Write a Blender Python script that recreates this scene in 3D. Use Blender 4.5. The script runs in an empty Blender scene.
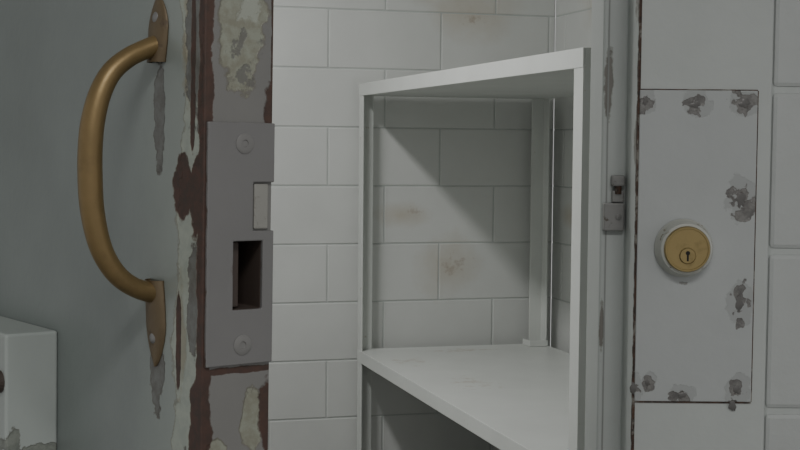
import bpy, bmesh, math
from mathutils import Vector, Matrix, noise

# ------------------------------------------------------------ helpers
def lin(c):
    out = []
    for v in c[:3]:
        v = v / 255.0
        out.append(v / 12.92 if v <= 0.04045 else ((v + 0.055) / 1.055) ** 2.4)
    return (out[0], out[1], out[2], 1.0)

def paint(name, base, rough=0.45, layers=(), bump=(350.0, 0.12), var=0.06, vscale=6.0, metal=0.0, bump2=None):
    m = bpy.data.materials.new(name)
    m.use_nodes = True
    nt = m.node_tree
    N, L = nt.nodes, nt.links
    bsdf = N["Principled BSDF"]
    tc = N.new("ShaderNodeTexCoord")
    P = tc.outputs["Object"]

    def math_(op, a, b=None, clamp=False):
        n = N.new("ShaderNodeMath"); n.operation = op; n.use_clamp = clamp
        for i, v in enumerate((a, b)):
            if v is None: continue
            if isinstance(v, (int, float)): n.inputs[i].default_value = v
            else: L.new(v, n.inputs[i])
        return n.outputs[0]

    def noise_(scale, detail=5, r=0.6, off=0.0):
        n = N.new("ShaderNodeTexNoise")
        n.inputs["Scale"].default_value = scale
        n.inputs["Detail"].default_value = detail
        n.inputs["Roughness"].default_value = r
        if off:
            v = N.new("ShaderNodeVectorMath"); v.operation = 'ADD'
            v.inputs[1].default_value = (off, off * 1.7, off * 0.6)
            L.new(P, v.inputs[0]); L.new(v.outputs[0], n.inputs["Vector"])
        else:
            L.new(P, n.inputs["Vector"])
        return n.outputs[0]

    def mix(f, a, b):
        n = N.new("ShaderNodeMix"); n.data_type = 'RGBA'
        if isinstance(f, (int, float)): n.inputs[0].default_value = f
        else: L.new(f, n.inputs[0])
        for s, v in ((6, a), (7, b)):
            if isinstance(v, tuple): n.inputs[s].default_value = v
            else: L.new(v, n.inputs[s])
        return n.outputs[2]

    def mapr(v, a, b, c=0.0, d=1.0):
        n = N.new("ShaderNodeMapRange")
        n.inputs[1].default_value = a; n.inputs[2].default_value = b
        n.inputs[3].default_value = c; n.inputs[4].default_value = d
        L.new(v, n.inputs[0])
        return n.outputs[0]

    b = lin(base)
    dark = tuple(x * (1 - var * 2) for x in b[:3]) + (1,)
    lite = tuple(min(1, x * (1 + var * 2)) for x in b[:3]) + (1,)
    col = mix(mapr(noise_(vscale, 4), 0.3, 0.7), dark, lite)
    rsock, msock = rough, metal
    hsum = None
    for i, ly in enumerate(layers):
        nz = noise_(ly.get("ns", 60.0), 6, ly.get("nr", 0.62), 3.1 * (i + 1))
        val = None
        for c, r in ly.get("blobs", ()):
            s = N.new("ShaderNodeVectorMath"); s.operation = 'SUBTRACT'
            L.new(P, s.inputs[0]); s.inputs[1].default_value = c
            q = N.new("ShaderNodeVectorMath"); q.operation = 'MULTIPLY'
            L.new(s.outputs[0], q.inputs[0]); q.inputs[1].default_value = tuple(1.0 / x for x in r)
            l = N.new("ShaderNodeVectorMath"); l.operation = 'LENGTH'
            L.new(q.outputs[0], l.inputs[0])
            d = math_('SUBTRACT', 1.0, l.outputs["Value"])
            val = d if val is None else math_('MAXIMUM', val, d)
        if val is None:
            val = math_('ADD', 0.0, ly.get("bias", -0.3))
        else:
            val = math_('ADD', val, ly.get("bias", 0.0))
        mm = math_('ADD', val, math_('MULTIPLY', math_('SUBTRACT', nz, 0.5), ly.get("amp", 2.0)))
        soft = ly.get("soft", 0.05)
        k = ly.get("k", 1.0)
        if ly.get("rim"):
            rw = ly.get("rimw", 0.12)
            col = mix(mapr(mm, -rw, -rw + soft), col, lin(ly["rim"]))
        mask = mapr(mm, 0.0, soft, 0.0, k)
        c1 = lin(ly["col"])
        if ly.get("col2"):
            c1 = mix(mapr(noise_(ly.get("cs", 90.0), 5, 0.7, 7.7), 0.4, 0.6), c1, lin(ly["col2"]))
        col = mix(mask, col, c1)
        if "rough" in ly:
            n = N.new("ShaderNodeMix"); n.data_type = 'FLOAT'
            L.new(mask, n.inputs[0])
            if isinstance(rsock, (int, float)): n.inputs[2].default_value = rsock
            else: L.new(rsock, n.inputs[2])
            n.inputs[3].default_value = ly["rough"]; rsock = n.outputs[0]
        if "metal" in ly:
            n = N.new("ShaderNodeMix"); n.data_type = 'FLOAT'
            L.new(mask, n.inputs[0])
            if isinstance(msock, (int, float)): n.inputs[2].default_value = msock
            else: L.new(msock, n.inputs[2])
            n.inputs[3].default_value = ly["metal"]; msock = n.outputs[0]
        if ly.get("depth", 1.0):
            h = math_('MULTIPLY', mask, -ly.get("depth", 1.0))
            hsum = h if hsum is None else math_('ADD', hsum, h)
    L.new(col, bsdf.inputs["Base Color"])
    for s, nm in ((rsock, "Roughness"), (msock, "Metallic")):
        if isinstance(s, (int, float)): bsdf.inputs[nm].default_value = s
        else: L.new(s, bsdf.inputs[nm])
    bn = N.new("ShaderNodeBump")
    bn.inputs["Strength"].default_value = bump[1]; bn.inputs["Distance"].default_value = 0.001
    L.new(noise_(bump[0], 3, 0.5), bn.inputs["Height"])
    last = bn
    if bump2:
        b3 = N.new("ShaderNodeBump")
        b3.inputs["Strength"].default_value = bump2[1]; b3.inputs["Distance"].default_value = bump2[2]
        L.new(noise_(bump2[0], 3, 0.5, 5.5), b3.inputs["Height"]); L.new(last.outputs[0], b3.inputs["Normal"])
        last = b3
    if hsum is not None:
        b2 = N.new("ShaderNodeBump")
        b2.inputs["Strength"].default_value = 0.8; b2.inputs["Distance"].default_value = 0.0005
        L.new(hsum, b2.inputs["Height"]); L.new(last.outputs[0], b2.inputs["Normal"])
        last = b2
    L.new(last.outputs[0], bsdf.inputs["Normal"])
    return m

def link(o):
    bpy.context.scene.collection.objects.link(o); return o

def mesh_obj(name, bm, mat, bevel=0.0, seg=2, parent=None, smooth=False):
    bmesh.ops.recalc_face_normals(bm, faces=bm.faces)
    me = bpy.data.meshes.new(name); bm.to_mesh(me); bm.free()
    if smooth:
        for p in me.polygons: p.use_smooth = True
    o = link(bpy.data.objects.new(name, me))
    if mat: me.materials.append(mat)
    if bevel > 0:
        b = o.modifiers.new("bevel", 'BEVEL'); b.width = bevel; b.segments = seg
        b.limit_method = 'ANGLE'; b.angle_limit = math.radians(35)
    if parent: o.parent = parent
    return o

def add_box(bm, x0, x1, y0, y1, z0, z1):
    vs = [bm.verts.new(p) for p in ((x0,y0,z0),(x1,y0,z0),(x1,y1,z0),(x0,y1,z0),(x0,y0,z1),(x1,y0,z1),(x1,y1,z1),(x0,y1,z1))]
    for f in ((0,3,2,1),(4,5,6,7),(0,1,5,4),(1,2,6,5),(2,3,7,6),(3,0,4,7)):
        bm.faces.new([vs[i] for i in f])

def box(name, b, mat, bevel=0.0, parent=None, seg=2):
    bm = bmesh.new(); add_box(bm, *b)
    return mesh_obj(name, bm, mat, bevel, seg, parent)

def boxes(name, bl, mat, bevel=0.0, parent=None, seg=2):
    bm = bmesh.new()
    for b in bl: add_box(bm, *b)
    return mesh_obj(name, bm, mat, bevel, seg, parent)

def extrude_poly(bm, pts, z0, z1):
    lo = [bm.verts.new((p[0], p[1], z0)) for p in pts]
    hi = [bm.verts.new((p[0], p[1], z1)) for p in pts]
    bm.faces.new(lo[::-1]); bm.faces.new(hi)
    n = len(pts)
    for i in range(n):
        bm.faces.new((lo[i], lo[(i+1) % n], hi[(i+1) % n], hi[i]))

def lathe(bm, prof, origin, axis, seg=48):
    axis = Vector(axis).normalized()
    a = axis.orthogonal().normalized(); b = axis.cross(a)
    rings = []
    for r, h in prof:
        c = Vector(origin) + axis * h
        if r <= 1e-6: rings.append([bm.verts.new(c)])
        else: rings.append([bm.verts.new(c + (a*math.cos(2*math.pi*i/seg) + b*math.sin(2*math.pi*i/seg))*r) for i in range(seg)])
    for A_, B_ in zip(rings, rings[1:]):
        for i in range(seg):
            j = (i+1) % seg
            if len(A_) == 1 and len(B_) == 1: continue
            if len(A_) == 1: bm.faces.new((A_[0], B_[i], B_[j]))
            elif len(B_) == 1: bm.faces.new((A_[i], A_[j], B_[0]))
            else: bm.faces.new((A_[i], A_[j], B_[j], B_[i]))

def smooth_by_angle(o, ang=35):
    for p in o.data.polygons: p.use_smooth = True
    o.data.set_sharp_from_angle(angle=math.radians(ang))

def place(o, loc, rz=0.0):
    o.location = loc; o.rotation_euler = (0, 0, rz); return o

def empty(name, loc=(0,0,0), rz=0.0):
    e = link(bpy.data.objects.new(name, None)); place(e, loc, rz); e.empty_display_size = 0.1; return e

# ------------------------------------------------------------ layout constants (metres)
CAMZ = 1.167
COURSE, BLEN = 0.2032, 0.4064
R0 = Vector((-0.144, 4.83, 0.0))        # far-left foot of the bunk
A = math.radians(15.84)                 # cell axis
FW = 1.75                               # front face of door frame

# ------------------------------------------------------------ materials
BIG = 1000.0
blockpaint = paint("painted_block", (206,208,205), 0.40, layers=[
    dict(col=(172,156,128), blobs=[((0.34,0.05,0.74),(0.14,0.3,0.13)), ((0.17,0.05,0.92),(0.13,0.3,0.05)), ((0.42,0.05,1.64),(0.2,0.3,0.12)),((0.25,0.05,1.74),(0.1,0.3,0.1))],
         ns=9, amp=1.3, soft=1.0, k=0.45, depth=0),
    dict(col=(132,100,70), blobs=[((0.37,0.05,0.74),(0.08,0.2,0.07)),((0.42,0.05,1.62),(0.08,0.3,0.06)),((0.22,0.05,0.93),(0.05,0.3,0.03))], ns=45, amp=3.5, bias=-0.6, soft=0.9, k=0.5, depth=0),
], bump=(240, 0.25), var=0.02, vscale=3)
blockpaint_f = paint("painted_block_front", (184,187,185), 0.5, bump=(180, 0.35), var=0.02, bump2=(40,0.3,0.003))
mortar = paint("painted_mortar", (186,190,187), 0.6, bump=(200, 0.4), var=0.04)
plainwall = paint("painted_wall", (190,193,191), 0.6, bump=(200, 0.3))
floor_m = paint("concrete_floor", (140,140,137), 0.55, bump=(90, 0.3), var=0.1)
ceil_m = paint("ceiling_paint", (210,211,208), 0.7)

bunk_m = paint("bunk_paint", (208,211,207), 0.35, layers=[
    dict(col=(135,110,82), col2=(165,155,132), ns=35, amp=3.2, bias=-0.56, soft=0.15, k=0.5, depth=0.5),
], bump=(300, 0.1), var=0.02)
bunk_pan_m = paint("bunk_pan_paint", (205,208,204), 0.38, layers=[
    dict(col=(150,128,98), blobs=[((0.1,-0.3,0.45),(0.09,0.12,0.1)),((0.17,-0.75,0.45),(0.1,0.14,0.1)),((0.35,-0.1,0.45),(0.2,0.05,0.1))], ns=30, amp=4, bias=-0.5, soft=0.6, k=0.35, depth=0)],
    bump=(200, 0.1), var=0.02)

RUST = (78,60,50)
frame_m = paint("frame_paint", (186,190,187), 0.4, layers=[
    dict(col=(128,124,118), rim=(158,160,154), rimw=0.2, blobs=[((0.270,FW+0.08,1.25),(0.006,0.06,0.05)),((0.266,FW+0.08,0.93),(0.003,0.3,0.04)),((0.294,1.75,1.17),(0.005,0.02,0.03)),((0.29,1.75,1.34),(0.006,0.03,0.03))], ns=70, amp=1.6, bias=-0.15, soft=0.1),
    dict(col=RUST, blobs=[((0.294,1.75,1.2),(0.0022,0.0035,BIG))], ns=45, amp=2.6, bias=-0.2, soft=0.2),
], bump=(130, 0.25), var=0.02, bump2=(28,0.25,0.003))

def FZ(v): return CAMZ - (v - 145) * 0.00125   # elevation rows on frame face (1.25 mm units)
def FX(v): return (v - 400) * 0.00125
scar = [(643,99,8,12),(693,102,12,12),(741,101,15,11),(740,197,14,19),(741,302,11,19),(741,388,10,13),(737,404,9,12),(685,394,11,8),(636,388,8,13),(650,382,6,9)]
plate_m = paint("lock_plate_paint", (177,180,179), 0.4, layers=[
    dict(col=(160,162,161), blobs=[((FX(u+1),FW,FZ(v-1)),(w*0.0016,0.05,h*0.0016)) for u,v,w,h in scar], ns=50, amp=1.4, soft=0.1, k=0.7),
    dict(col=(102,100,98), col2=(134,132,129), rim=(92,86,80), rimw=0.04, blobs=[((FX(u),FW,FZ(v)),(w*0.0013,0.05,h*0.0013)) for u,v,w,h in scar],
         ns=75, nr=0.45, amp=3.4, bias=-0.2, soft=0.15, rough=0.35, metal=0.2, cs=60),
    dict(col=(76,64,57), blobs=[((FX(u),FW,FZ(v)),(w*0.0012,0.05,h*0.0012)) for u,v,w,h in scar], ns=110, amp=3.5, bias=-0.9, soft=0.2, k=0.7),
    dict(col=(130,128,122), blobs=[((FX(684),FW,FZ(281)),(0.012,0.05,0.003))], ns=120, amp=4.0, bias=-0.5, soft=0.2, k=0.7),
], bump=(120, 0.2), var=0.02, bump2=(22,0.35,0.003))
seam_m = paint("rusty_seam", (128,124,116), 0.7, layers=[
    dict(col=(50,39,33), col2=(84,60,46), ns=40, amp=2.6, bias=0.3, soft=0.2)], bump=(200, 0.5))
bead_m = paint("painted_bead", (150,152,149), 0.6)

# door face: local x=0 plane, y away from latch edge, z up
face_m = paint("door_face_paint", (127,134,131), 0.36, layers=[
    dict(col=(153,160,153), blobs=[((0,0.01,1.1),(0.05,0.10,BIG))], ns=12, amp=0.8, soft=1.0, k=0.75, depth=0),
    dict(col=(160,166,155), col2=(148,155,146), rim=(124,124,113), rimw=0.06, blobs=[((0,0.014,1.0),(0.02,0.030,0.15)),((0,0.012,0.86),(0.02,0.036,0.12)),((0,0.02,1.28),(0.02,0.022,0.07)),((0,0.012,1.12),(0.02,0.02,0.2)),((0,0.1,0.9),(0.02,0.02,0.02))],
         ns=24, nr=0.62, amp=1.8, bias=-0.08, soft=0.08),
    dict(col=(136,128,104), blobs=[((0,0.022,1.24),(0.02,0.012,0.06)),((0,0.03,1.02),(0.02,0.008,0.05)),((0,0.012,0.9),(0.02,0.01,0.05))], ns=50, amp=2.2, bias=-0.1, soft=0.4, k=0.6),
    dict(col=(108,110,106), col2=(92,91,86), rim=(86,79,71), rimw=0.04, blobs=[((0,0.012,1.25),(0.02,0.018,0.09)),((0,0.066,1.19),(0.02,0.009,0.045)),((0,0.066,0.99),(0.02,0.012,0.03)),((0,0.012,1.05),(0.02,0.010,0.05)),((0,0.02,0.9),(0.02,0.010,0.04))], ns=45, amp=2.0, bias=-0.1, soft=0.1),
    dict(col=(80,57,48), col2=(66,53,46), rim=(104,94,83), rimw=0.06, blobs=[((0,0.029,1.131),(0.02,0.014,0.024)),((0,0.008,1.125),(0.02,0.012,0.03)),((0,0.0,1.2),(0.02,0.0084,BIG)),((0,0.008,0.93),(0.02,0.009,0.06)),((0,0.016,1.22),(0.02,0.004,0.07)),((0,0.034,1.02),(0.02,0.004,0.04))], ns=40, amp=1.7, soft=0.1, rough=0.6),
    dict(col=(98,101,98), ns=22, amp=4.0, bias=-1.35, soft=0.1, k=0.8),
], bump=(140, 0.14), var=0.05, vscale=5, bump2=(25,0.15,0.003))

edge_m = paint("door_edge_paint", (118,117,114), 0.4, layers=[
    dict(col=(140,143,130), col2=(126,125,111), rim=(104,100,90), rimw=0.06, blobs=[((0.034,0,1.25),(0.020,0.02,0.05)),((0.042,0,0.960),(0.009,0.02,0.026)),((0.038,0,0.92),(0.02,0.02,0.015)),((0.012,0,0.94),(0.009,0.02,0.010))],
         ns=30, nr=0.62, amp=2.0, bias=-0.05, soft=0.1),
    dict(col=(98,97,93), blobs=[((0.03,0,1.22),(0.03,0.02,0.06))], ns=60, amp=4.0, bias=-0.85, soft=0.2, k=0.8),
    dict(col=(154,158,148), blobs=[((0.04,0,1.27),(0.02,0.02,0.03))], ns=50, amp=3.0, bias=-0.45, soft=0.2, k=0.8),
    dict(col=(76,55,46), col2=(64,49,42), blobs=[((0.0,0,1.1),(0.0078,0.006,BIG)),((0.0585,0,1.19),(0.008,0.02,0.02)),((0.058,0,0.96),(0.010,0.02,0.03)),((0.03,0,0.998),(0.04,0.02,0.0028)),((0.058,0,1.26),(0.0022,0.02,0.09))], ns=50, amp=1.8, soft=0.15, rough=0.6),
], bump=(140, 0.15), var=0.04)
strike_m = paint("strike_plate_paint", (114,113,112), 0.36, layers=[
    dict(col=(132,130,127), ns=60, amp=3.0, bias=-0.75, soft=0.2, k=0.5),
    dict(col=(86,71,62), blobs=[((0.0,0,1.1),(0.0022,0.006,BIG)),((0.036,0,1.068),(0.0138,0.02,0.0268))], ns=90, amp=1.2, bias=-0.06, soft=0.2)],
    bump=(150, 0.12), var=0.03)
screw_m = paint("screw_steel", (124,123,121), 0.4, metal=0.2)
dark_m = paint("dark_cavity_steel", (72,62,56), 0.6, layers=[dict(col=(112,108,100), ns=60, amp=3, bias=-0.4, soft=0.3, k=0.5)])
pale_m = paint("pale_latch_paint", (144,143,137), 0.4, layers=[dict(col=(112,107,99), ns=70, amp=3, bias=-0.1, soft=0.3, k=0.8)])
fbox_m = paint("food_box_paint", (166,172,168), 0.45, layers=[
    dict(col=(112,116,110), col2=(136,140,132), rim=(118,118,110), rimw=0.04, blobs=[((-0.024,0.24,0.898),(0.03,0.05,0.008)),((-0.04,0.24,0.905),(0.008,0.03,0.016))], ns=60, amp=2.0, bias=-0.05, soft=0.1)],
    bump=(150, 0.15), var=0.025)
brass = paint("worn_brass", (132,112,76), 0.42, metal=0.55, layers=[
    dict(col=(92,78,54), ns=30, amp=2.4, bias=-0.05, soft=0.7, k=0.6, rough=0.5, depth=0.1)], bump=(260, 0.12), var=0.06, vscale=20)
brass_dark = paint("tarnished_brass", (106,92,70), 0.5, metal=0.35, layers=[
    dict(col=(124,126,119), ns=45, amp=2.4, bias=-0.35, soft=0.3, k=0.7, metal=0.0),
    dict(col=(66,52,42), ns=60, amp=2.4, bias=-0.25, soft=0.3, k=0.8, metal=0.0)], bump=(200, 0.3), var=0.1)
brass_lock = paint("lock_brass", (156,138,94), 0.34, metal=0.6, layers=[
    dict(col=(110,94,62), ns=60, amp=2.4, bias=-0.12, soft=0.6, k=0.6, depth=0.2)], bump=(400, 0.1))
collar_m = paint("collar_paint", (186,187,180), 0.4, layers=[
    dict(col=(120,104,76), ns=60, amp=3, bias=-0.32, soft=0.2, k=0.9)], bump=(200, 0.2))
keyhole_m = paint("keyway_black", (22,18,15), 0.7)
lampwhite = paint("fixture_enamel", (200,200,196), 0.4)

# ------------------------------------------------------------ block walls
def block_wall(name, length0, length1, nz, thick, offA, mat, mort, zoff=0.0, bevel=0.004, joint=0.004, ztop=2.44):
    """wall in local XZ, front face at y=0, facing -Y, thickness to +Y"""
    bm = bmesh.new()
    for r in range(-1, nz + 1):
        z0 = r * COURSE + zoff; z1 = z0 + COURSE
        z0c, z1c = max(z0, 0), min(z1, ztop)
        if z1c - z0c < 0.02: continue
        off = offA if r % 2 else offA + BLEN / 2
        k = math.floor((length0 - off) / BLEN)
        x = off + k * BLEN
        while x < length1:
            a, b = max(x, length0), min(x + BLEN, length1)
            if b - a > 0.02:
                add_box(bm, a + joint/2, b - joint/2, 0, thick * 0.5, z0c + joint/2, z1c - joint/2)
            x += BLEN
    o = mesh_obj(name, bm, mat, bevel, 2)
    o.data.materials.append(mort)
    return o

def add_backing(o, b):
    bm = bmesh.new(); bm.from_mesh(o.data)
    n0 = len(bm.faces); add_box(bm, *b); bm.faces.ensure_lookup_table()
    for f in bm.faces[n0:]: f.material_index = 1
    bmesh.ops.recalc_face_normals(bm, faces=bm.faces)
    bm.to_mesh(o.data); bm.free()

BD = 0.0022
wb = block_wall("wall_back", -1.7, 0.74, 12, 0.19, -0.0974, blockpaint, mortar, bevel=0.003, zoff=0.0075)
add_backing(wb, (-1.7, 0.74, BD, 0.19, 0, 2.44))
u = Vector((math.cos(A), math.sin(A), 0)); v = Vector((-math.sin(A), math.cos(A), 0))
for vert in wb.data.vertices: vert.co.y += 0.05
place(wb, R0, A)
wr = block_wall("wall_right", 0.0, 3.05, 12, 0.19, 0.1, blockpaint, mortar, bevel=0.003, zoff=0.0075)
add_backing(wr, (0.0, 3.05, BD, 0.19, 0, 2.44))
place(wr, R0 + u*0.738 + v*0.05, A - math.pi/2)
wl = block_wall("wall_left", 0.0, 2.55, 12, 0.19, 0.1, blockpaint, mortar, bevel=0.003, zoff=0.0075)
add_backing(wl, (0.0, 2.55, BD, 0.19, 0, 2.44))
place(wl, R0 - u*1.7 - v*2.5, A + math.pi/2)
wf = block_wall("wall_front", 0.4625, 1.60, 12, 0.185, 0.4625 + 0.2, blockpaint_f, mortar, zoff=0.021, bevel=0.006, joint=0.006)
add_backing(wf, (0.4625, 1.60, 0.004, 0.185, 0, 2.44))
place(wf, (0, FW + 0.010, 0))
wf2 = block_wall("wall_front", -1.60, -0.757, 12, 0.185, -0.757 + 0.2, blockpaint_f, mortar, zoff=0.021, bevel=0.006, joint=0.006)
add_backing(wf2, (-1.60, -0.757, 0.004, 0.185, 0, 2.44))
place(wf2, (0, FW + 0.010, 0))
box("wall_lintel", (-0.757, 0.4625, FW+0.01, FW+0.195, 2.16, 2.44), plainwall)
box("floor", (-3, 3, -2.0, 5.6, -0.1, 0.0), floor_m)
box("ceiling", (-3, 3, -2.0, 5.6, 2.44, 2.54), ceil_m)

# ------------------------------------------------------------ door frame
fr = bmesh.new()
extrude_poly(fr, [(0.4625,FW),(0.4625,FW+0.2),(0.262,FW+0.2),(0.262,FW+0.08),(0.294,FW+0.08),(0.294,FW)], 0, 2.16)
extrude_poly(fr, [(-0.757,FW),(-0.705,FW),(-0.705,FW+0.08),(-0.673,FW+0.08),(-0.673,FW+0.2),(-0.757,FW+0.2)], 0, 2.16)
add_box(fr, -0.705, 0.294, FW, FW+0.2, 2.11, 2.16)
add_box(fr, -0.673, 0.262, FW+0.08, FW+0.2, 2.08, 2.11)
frame = mesh_obj("door_frame", fr, frame_m, 0.0035, 3)
box("stop_bead", (0.2685, 0.2705, FW+0.0790, FW+0.081, 0, 2.08), bead_m, parent=frame)

# lock cover plate welded to frame face
lp = empty("lock_cover_plate")
px0, px1, pz0, pz1 = FX(637.5), FX(755), FZ(400.5), FZ(88)
box("plate", (px0, px1, FW-0.003, FW+0.0005, pz0, pz1), plate_m, 0.0012, lp)
boxes("weld_seam", [(px0-0.0022, px0+0.001, FW-0.0018, FW+0.0005, pz0-0.3, pz1+0.5),
                    (px1-0.001, px1+0.0012, FW-0.0016, FW+0.0005, pz0, pz1),
                    (px0, px1, FW-0.0016, FW+0.0005, pz0-0.0020, pz0+0.001),
                    (px0, px1, FW-0.0016, FW+0.0005, pz1-0.001, pz1+0.0012)], seam_m, 0, lp)
def blob(bm, c, rx, rz, h, seed, n=18):
    ctr = bm.verts.new((c[0], c[1]-h, c[2]))
    ring0, ring1 = [], []
    for i in range(n):
        t = 2*math.pi*i/n
        k = 1 + 0.7*noise.noise(Vector((math.cos(t)*1.9+seed*3.1, math.sin(t)*1.9, seed)))
        ring0.append(bm.verts.new((c[0]+rx*k*math.cos(t), c[1], c[2]+rz*k*math.sin(t))))
        ring1.append(bm.verts.new((c[0]+rx*k*0.7*math.cos(t), c[1]-h*0.85, c[2]+rz*k*0.7*math.sin(t))))
    for i in range(n):
        j = (i+1) % n
        bm.faces.new((ring0[i], ring0[j], ring1[j], ring1[i])); bm.faces.new((ring1[i], ring1[j], ctr))
weld_m = paint("bare_weld", (104,102,100), 0.36, metal=0.2, layers=[
    dict(col=(146,146,142), ns=100, amp=3, bias=-0.45, soft=0.3), dict(col=(80,67,60), ns=90, amp=3, bias=-0.6, soft=0.2)], bump=(180, 0.3))
wbm = bmesh.new()
for i,(a,b,w,h) in enumerate(scar):
    blob(wbm, (FX(a), FW-0.0027, FZ(b)), w*0.0005, h*0.0005, 0.0008, i+1.3)
mesh_obj("weld_spots", wbm, weld_m, parent=lp, smooth=True)

# ------------------------------------------------------------ lock cylinder
LX, LZ = 0.3545, 1.0417
lc = empty("lock_cylinder", (LX, FW-0.003, LZ))
bm = bmesh.new()
lathe(bm, [(0.0365,0.0005),(0.0365,0.004),(0.035,0.006),(0.0335,0.016),(0.0315,0.0215),(0.0285,0.023),(0.0285,0.019)], (0,0,0), (0,-1,0), 64)
o = mesh_obj("collar", bm, collar_m, parent=lc); smooth_by_angle(o)
bm = bmesh.new()
lathe(bm, [(0.0284,0.0),(0.0284,0.0265),(0.0272,0.0285),(0.0255,0.0285),(0.025,0.0275),(0.0105,0.0275),(0.0105,0.0265),(0.0098,0.0265),(0.0098,0.0285),(0.009,0.0292),(0,0.0292)], (0,0,0), (0,-1,0), 64)
for vt in bm.verts:
    if math.hypot(vt.co.x, vt.co.z) < 0.0106: vt.co.z -= 0.008
o = mesh_obj("brass_face", bm, brass_lock, parent=lc); smooth_by_angle(o)
bm = bmesh.new()
add_box(bm, -0.0011, 0.0011, -0.0296, -0.0286, -0.0145, -0.003)
lathe(bm, [(0.0026,0.0286),(0.0026,0.0297),(0,0.0297)], (0,0,-0.0045), (0,-1,0), 20)
mesh_obj("keyway", bm, keyhole_m, parent=lc)

# ------------------------------------------------------------ latch keeper on the stop
lk = empty("latch_keeper", (0, FW+0.08, 0.006))
keep_m = paint("keeper_paint", (140,139,137), 0.4, metal=0.1, layers=[dict(col=(100,92,84), ns=80, amp=3, bias=-0.35, soft=0.2)])
box("keeper_plate", (0.265, 0.2915, -0.012, 0.0, 1.052, 1.088), keep_m, 0.0015, lk)
box("keeper_tongue", (0.276, 0.291, -0.009, 0.0, 1.089, 1.104), keep_m, 0.001, lk)
box("keeper_hook", (0.2745, 0.2915, -0.014, 0.0, 1.110, 1.124), keep_m, 0.002, lk)
bm = bmesh.new(); lathe(bm, [(0,0),(0.0045,0),(0.0045,0.016),(0,0.016)], (0.2835,-0.008,1.1), (0,0,1), 16)
mesh_obj("keeper_pin", bm, seam_m, parent=lk)
bm = bmesh.new(); lathe(bm, [(0.004,0.0),(0.004,0.0015),(0,0.002)], (0.284,-0.012,1.07), (0,-1,0), 16)
mesh_obj("keeper_screw", bm, screw_m, parent=lk)

# ------------------------------------------------------------ cell door (open outward, slightly sagged on its hinges)
DA = math.atan2(0.62, 0.785)
DN = Vector((-0.141, 1.0, 0.0036))
SAG = math.radians(0.55)
Rsag = Matrix.Rotation(SAG, 4, 'Y')
piv = Matrix.Translation((DN.x, DN.y, 1.10))
DOOR_M = piv @ Rsag @ piv.inverted() @ Matrix.Translation(DN) @ Matrix.Rotation(DA, 4, 'Z')
def door_empty(name):
    e = link(bpy.data.objects.new(name, None)); e.empty_display_size = 0.1
    loc, rot, _ = DOOR_M.decompose()
    e.location = loc; e.rotation_euler = rot.to_euler(); return e
door = door_empty("door_1")
TH, DW = 0.058, 0.88
hz0, hz1, hx0, hx1 = 1.0424, 1.0926, 0.024, 0.049
nz0, nz1, nx0 = 1.100, 1.1355, 0.0405
bm = bmesh.new()
xs = [0, hx0, hx1, TH]; zs = [0.020, hz0, hz1, 2.08]
g = {(i,j): bm.verts.new((xs[i], 0, zs[j])) for i in range(4) for j in range(4)}
edge_faces = []
for i in range(3):
    for j in range(3):
        if i == 1 and j == 1: continue
        edge_faces.append(bm.faces.new((g[i,j], g[i+1,j], g[i+1,j+1], g[i,j+1])))
back = {(i,j): bm.verts.new((xs[i], DW, zs[j])) for i in (0,3) for j in (0,3)}
bm.faces.new((back[0,0], back[0,3], back[3,3], back[3,0]))
bm.faces.new([g[0,3], g[0,2], g[0,1], g[0,0], back[0,0], back[0,3]])
bm.faces.new([g[3,0], g[3,1], g[3,2], g[3,3], back[3,3], back[3,0]])
bm.faces.new([g[0,0], g[1,0], g[2,0], g[3,0], back[3,0], back[0,0]])
bm.faces.new([g[3,3], g[2,3], g[1,3], g[0,3], back[0,3], back[3,3]])
pk = {(i,j): bm.verts.new((xs[i], 0.035, zs[j])) for i in (1,2) for j in (1,2)}
pf = [bm.faces.new((pk[1,1], pk[2,1], pk[2,2], pk[1,2])),
      bm.faces.new((g[1,1], pk[1,1], pk[1,2], g[1,2])), bm.faces.new((g[2,2], pk[2,2], pk[2,1], g[2,1])),
      bm.faces.new((g[2,1], pk[2,1], pk[1,1], g[1,1])), bm.faces.new((g[1,2], pk[1,2], pk[2,2], g[2,2]))]
for f in edge_faces: f.material_index = 1
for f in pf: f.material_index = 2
slab = mesh_obj("door_slab", bm, face_m, 0.001, 2, door)
slab.data.materials.append(edge_m); slab.data.materials.append(dark_m)
sx0, sx1, sz0, sz1 = 0.002, TH+0.0005, 1.002, 1.179
y0, y1 = -0.0028, 0.0005
def plate_with_holes():
    xs = sorted([sx0, hx0, nx0, hx1, sx1]); zs = sorted([sz0, hz0, hz1, nz0, nz1, sz1])
    bm = bmesh.new(); grid = {}
    def V(i, j):
        if (i, j) not in grid: grid[(i, j)] = bm.verts.new((xs[i], y0, zs[j]))
        return grid[(i, j)]
    for i in range(len(xs)-1):
        for j in range(len(zs)-1):
            cx, cz = (xs[i]+xs[i+1])/2, (zs[j]+zs[j+1])/2
            if hx0 < cx < hx1 and hz0 < cz < hz1: continue
            if cx > nx0 and nz0 < cz < nz1: continue
            bm.faces.new((V(i,j), V(i+1,j), V(i+1,j+1), V(i,j+1)))
    r = bmesh.ops.extrude_face_region(bm, geom=list(bm.faces))
    for e in r["geom"]:
        if isinstance(e, bmesh.types.BMVert): e.co.y = y1
    return bm
mesh_obj("strike_plate", plate_with_holes(), strike_m, 0.0008, 2, door)
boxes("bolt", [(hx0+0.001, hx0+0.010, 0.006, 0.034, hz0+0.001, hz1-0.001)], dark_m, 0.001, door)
box("spring_latch", (nx0+0.0012, TH-0.004, -0.0018, 0.0, nz0+0.0012, nz1-0.0012), pale_m, 0.001, door)
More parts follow.
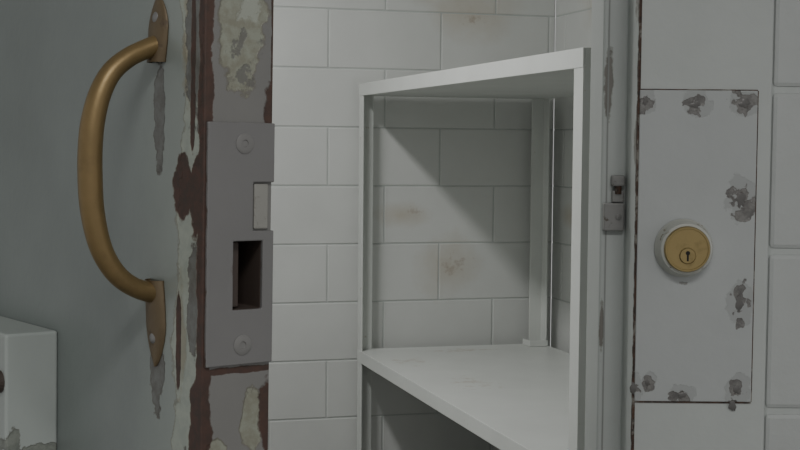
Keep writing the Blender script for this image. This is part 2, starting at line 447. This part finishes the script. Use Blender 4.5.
for zc in (1.1637, 1.0165):
    bm = bmesh.new()
    lathe(bm, [(0.0075,0.0026),(0.0075,0.0032),(0.0065,0.0036),(0.0028,0.0037),(0.0024,0.0030),(0,0.0030)], (0.0325,0,zc), (0,-1,0), 28)
    o = mesh_obj("plate_screw", bm, screw_m, parent=door); smooth_by_angle(o)
bm = bmesh.new()
for zc in (0.3, 1.05, 1.85):
    lathe(bm, [(0,0),(0.011,0),(0.011,0.11),(0,0.11)], (-0.008, DW, zc-0.055), (0,0,1), 16)
mesh_obj("hinge_knuckles", bm, screw_m, parent=door)

# ------------------------------------------------------------ pull handle
hd = door_empty("door_pull_handle")
HY = 0.067
path = [(0.001,1.236,.0080,.0082),(0.012,1.232,.0074,.0080),(0.026,1.225,.0073,.0080),(0.039,1.214,.0077,.0082),(0.048,1.198,.0082,.0086),(0.0535,1.178,.0087,.0090),(0.0555,1.158,.0089,.0092),
        (0.0555,1.138,.0090,.0093),(0.054,1.116,.0088,.0091),(0.050,1.096,.0085,.0088),(0.0445,1.081,.0081,.0085),(0.036,1.068,.0077,.0082),(0.026,1.059,.0074,.0080),(0.014,1.053,.0075,.0082),(0.001,1.050,.0085,.0085)]
def catmull(pts, n=6):
    out = []
    for i in range(len(pts)-1):
        p0 = pts[max(i-1,0)]; p1 = pts[i]; p2 = pts[i+1]; p3 = pts[min(i+2,len(pts)-1)]
        for k in range(n):
            t = k/n
            out.append(tuple(0.5*((2*b)+(-a+c)*t+(2*a-5*b+4*c-d)*t*t+(-a+3*b-3*c+d)*t**3) for a,b,c,d in zip(p0,p1,p2,p3)))
    out.append(pts[-1]); return out
pp = catmull(path)
bm = bmesh.new(); rings = []
for i, (s, z, r1, r2) in enumerate(pp):
    a = pp[max(i-1,0)]; b = pp[min(i+1,len(pp)-1)]
    t = Vector((-(b[0]-a[0]), 0, b[1]-a[1])).normalized()
    nrm = Vector((0,1,0)); bi = t.cross(nrm).normalized()
    c = Vector((-s, HY, z))
    rings.append([bm.verts.new(c + bi*r1*math.cos(2*math.pi*k/24) + nrm*r2*math.sin(2*math.pi*k/24)) for k in range(24)])
for A_, B_ in zip(rings, rings[1:]):
    for k in range(24):
        bm.faces.new((A_[k], A_[(k+1)%24], B_[(k+1)%24], B_[k]))
bm.faces.new(rings[0][::-1]); bm.faces.new(rings[-1])
mesh_obj("grip", bm, brass, parent=hd, smooth=True)
def leaf(name, zlo, zhi, base_at_top):
    bm = bmesh.new(); n = 20; rows = []
    for i in range(n+1):
        f = i/n
        z = (zhi + (zlo-zhi)*f) if base_at_top else (zlo + (zhi-zlo)*f)
        if f < 0.5: w = 0.0105 + 0.0035*math.sin(math.pi*f)
        else: w = 0.014*math.cos((f-0.5)*math.pi)**0.75 + 0.0004
        h = 0.0065*(1-f)**1.2 + 0.0022
        row = []
        for k in range(9):
            q = -1 + 2*k/8
            row.append(bm.verts.new((-(h*math.sqrt(max(0,1-q*q*0.96))), HY+w*q, z)))
        rows.append(row)
    for r1, r2 in zip(rows, rows[1:]):
        for k in range(8): bm.faces.new((r1[k], r1[k+1], r2[k+1], r2[k]))
    bk = [[bm.verts.new((0, r[j].co.y, r[j].co.z)) for j in (0, 8)] for r in rows]
    for i in range(n):
        bm.faces.new((rows[i][0], rows[i+1][0], bk[i+1][0], bk[i][0]))
        bm.faces.new((rows[i][8], bk[i][1], bk[i+1][1], rows[i+1][8]))
        bm.faces.new((bk[i][0], bk[i+1][0], bk[i+1][1], bk[i][1]))
    mesh_obj(name, bm, brass_dark, parent=hd, smooth=True)
leaf("foot_upper", 1.223, 1.273, False)
leaf("foot_lower", 0.994, 1.060, True)
for zc in (1.256, 1.016):
    bm = bmesh.new(); lathe(bm, [(0.0045,0.0015),(0.0045,0.0035),(0.003,0.0046),(0,0.0048)], (0,HY,zc), (-1,0,0), 18)
    mesh_obj("foot_screw", bm, screw_m, parent=hd, smooth=True)

# ------------------------------------------------------------ food slot box on the door
fb = door_empty("food_slot_box")
box("housing", (-0.047, 0.0, 0.241, 0.60, 0.77, 1.001), fbox_m, 0.0025, fb, 3)
box("hatch", (-0.0505, -0.047, 0.300, 0.58, 0.79, 0.975), fbox_m, 0.0015, fb)
bm = bmesh.new(); lathe(bm, [(0.0095,0.0),(0.0095,0.004),(0.006,0.005),(0.006,0.010),(0.004,0.011),(0,0.011)], (-0.047,0.252,0.9600), (-1,0,0), 20)
mesh_obj("hatch_bolt", bm, dark_m, parent=fb)

# ------------------------------------------------------------ bunk bed
bb = empty("bunk_bed", R0, A)
BL, BW, ZT, ZL, LIP = 1.934, 0.684, 1.376, 0.458, 0.042
def L_post(bm, cu, cv, su, sv, z0, z1, leg=0.05, t=0.005):
    pts = [(cu,cv),(cu+su*leg,cv),(cu+su*leg,cv+sv*t),(cu+su*t,cv+sv*t),(cu+su*t,cv+sv*leg),(cu,cv+sv*leg)]
    extrude_poly(bm, pts, z0, z1)
bm = bmesh.new()
L_post(bm, 0, 0, 1, -1, 0, ZT)
L_post(bm, 0, -BL, 1, 1, 0, ZT)
L_post(bm, BW, 0, -1, -1, 0, ZT)
L_post(bm, BW, -BL, -1, 1, 0, ZT)
mesh_obj("posts", bm, bunk_m, 0.001, 2, bb)
bm = bmesh.new()
for z in (ZT, ZL):
    e = 0.0012
    add_box(bm, -e, 0.004, -BL-e, e, z-LIP, z)
    add_box(bm, BW-0.004, BW+e, -BL-e, e, z-LIP, z)
    add_box(bm, 0.004, BW-0.004, -0.004, e, z-LIP, z)
    add_box(bm, 0.004, BW-0.004, -BL-e, -BL+0.004, z-LIP, z)
mesh_obj("rails", bm, bunk_m, 0.001, 2, bb)
boxes("pans", [(0.0045, BW-0.0045, -BL+0.0045, -0.0045, ZT-LIP+0.002, ZT-0.001),
               (0.0045, BW-0.0045, -BL+0.0045, -0.0045, ZL-LIP+0.002, ZL-0.001)], bunk_pan_m, 0, bb)
boxes("foot_gussets", [(BW-0.075, BW-0.005, -0.075, -0.068, ZL, ZL+0.02),(BW-0.075, BW-0.068, -0.07, -0.005, ZL, ZL+0.02)], bunk_m, 0.001, bb)

# ------------------------------------------------------------ lights
def area(name, loc, size, sy, energy, col, rot=(0,0,0)):
    l = bpy.data.lights.new(name, 'AREA'); l.shape = 'RECTANGLE'; l.size = size; l.size_y = sy
    l.energy = energy; l.color = col
    o = link(bpy.data.objects.new(name, l)); o.location = loc; o.rotation_euler = rot; return o
cl = R0 + u*(-1.02) + v*(-1.3)
fix = empty("ceiling_light", (cl.x, cl.y, 2.44), A)
boxes("fixture_body", [(-0.09, 0.09, -0.45, 0.45, -0.05, 0.0)], lampwhite, 0.004, fix)
area("cell_tube", (cl.x, cl.y, 2.385), 0.16, 0.85, 28, (1.0, 0.99, 0.985), (0, 0, A))
fix2 = empty("ceiling_light", (0.25, -0.45, 2.44), 0)
boxes("fixture_body", [(-0.6, 0.6, -0.16, 0.16, -0.05, 0.0)], lampwhite, 0.004, fix2)
area("corridor_tube", (0.25, -0.45, 2.385), 1.1, 0.28, 25, (1.0, 0.995, 0.985))

w = bpy.data.worlds.new("World"); bpy.context.scene.world = w; w.use_nodes = True
w.node_tree.nodes["Background"].inputs[0].default_value = (0.89, 0.89, 0.885, 1)
w.node_tree.nodes["Background"].inputs[1].default_value = 0.55

# ------------------------------------------------------------ camera
cam = bpy.data.cameras.new("camera"); co = link(bpy.data.objects.new("camera", cam))
cam.sensor_width = 36; cam.lens = 63; cam.clip_start = 0.02
pitch = math.atan(80/1400)
Rm = Matrix.Rotation(math.pi/2 - pitch, 4, 'X') @ Matrix.Rotation(math.radians(0.5), 4, 'Z')
co.matrix_world = Matrix.Translation((0, 0, CAMZ)) @ Rm
bpy.context.scene.camera = co
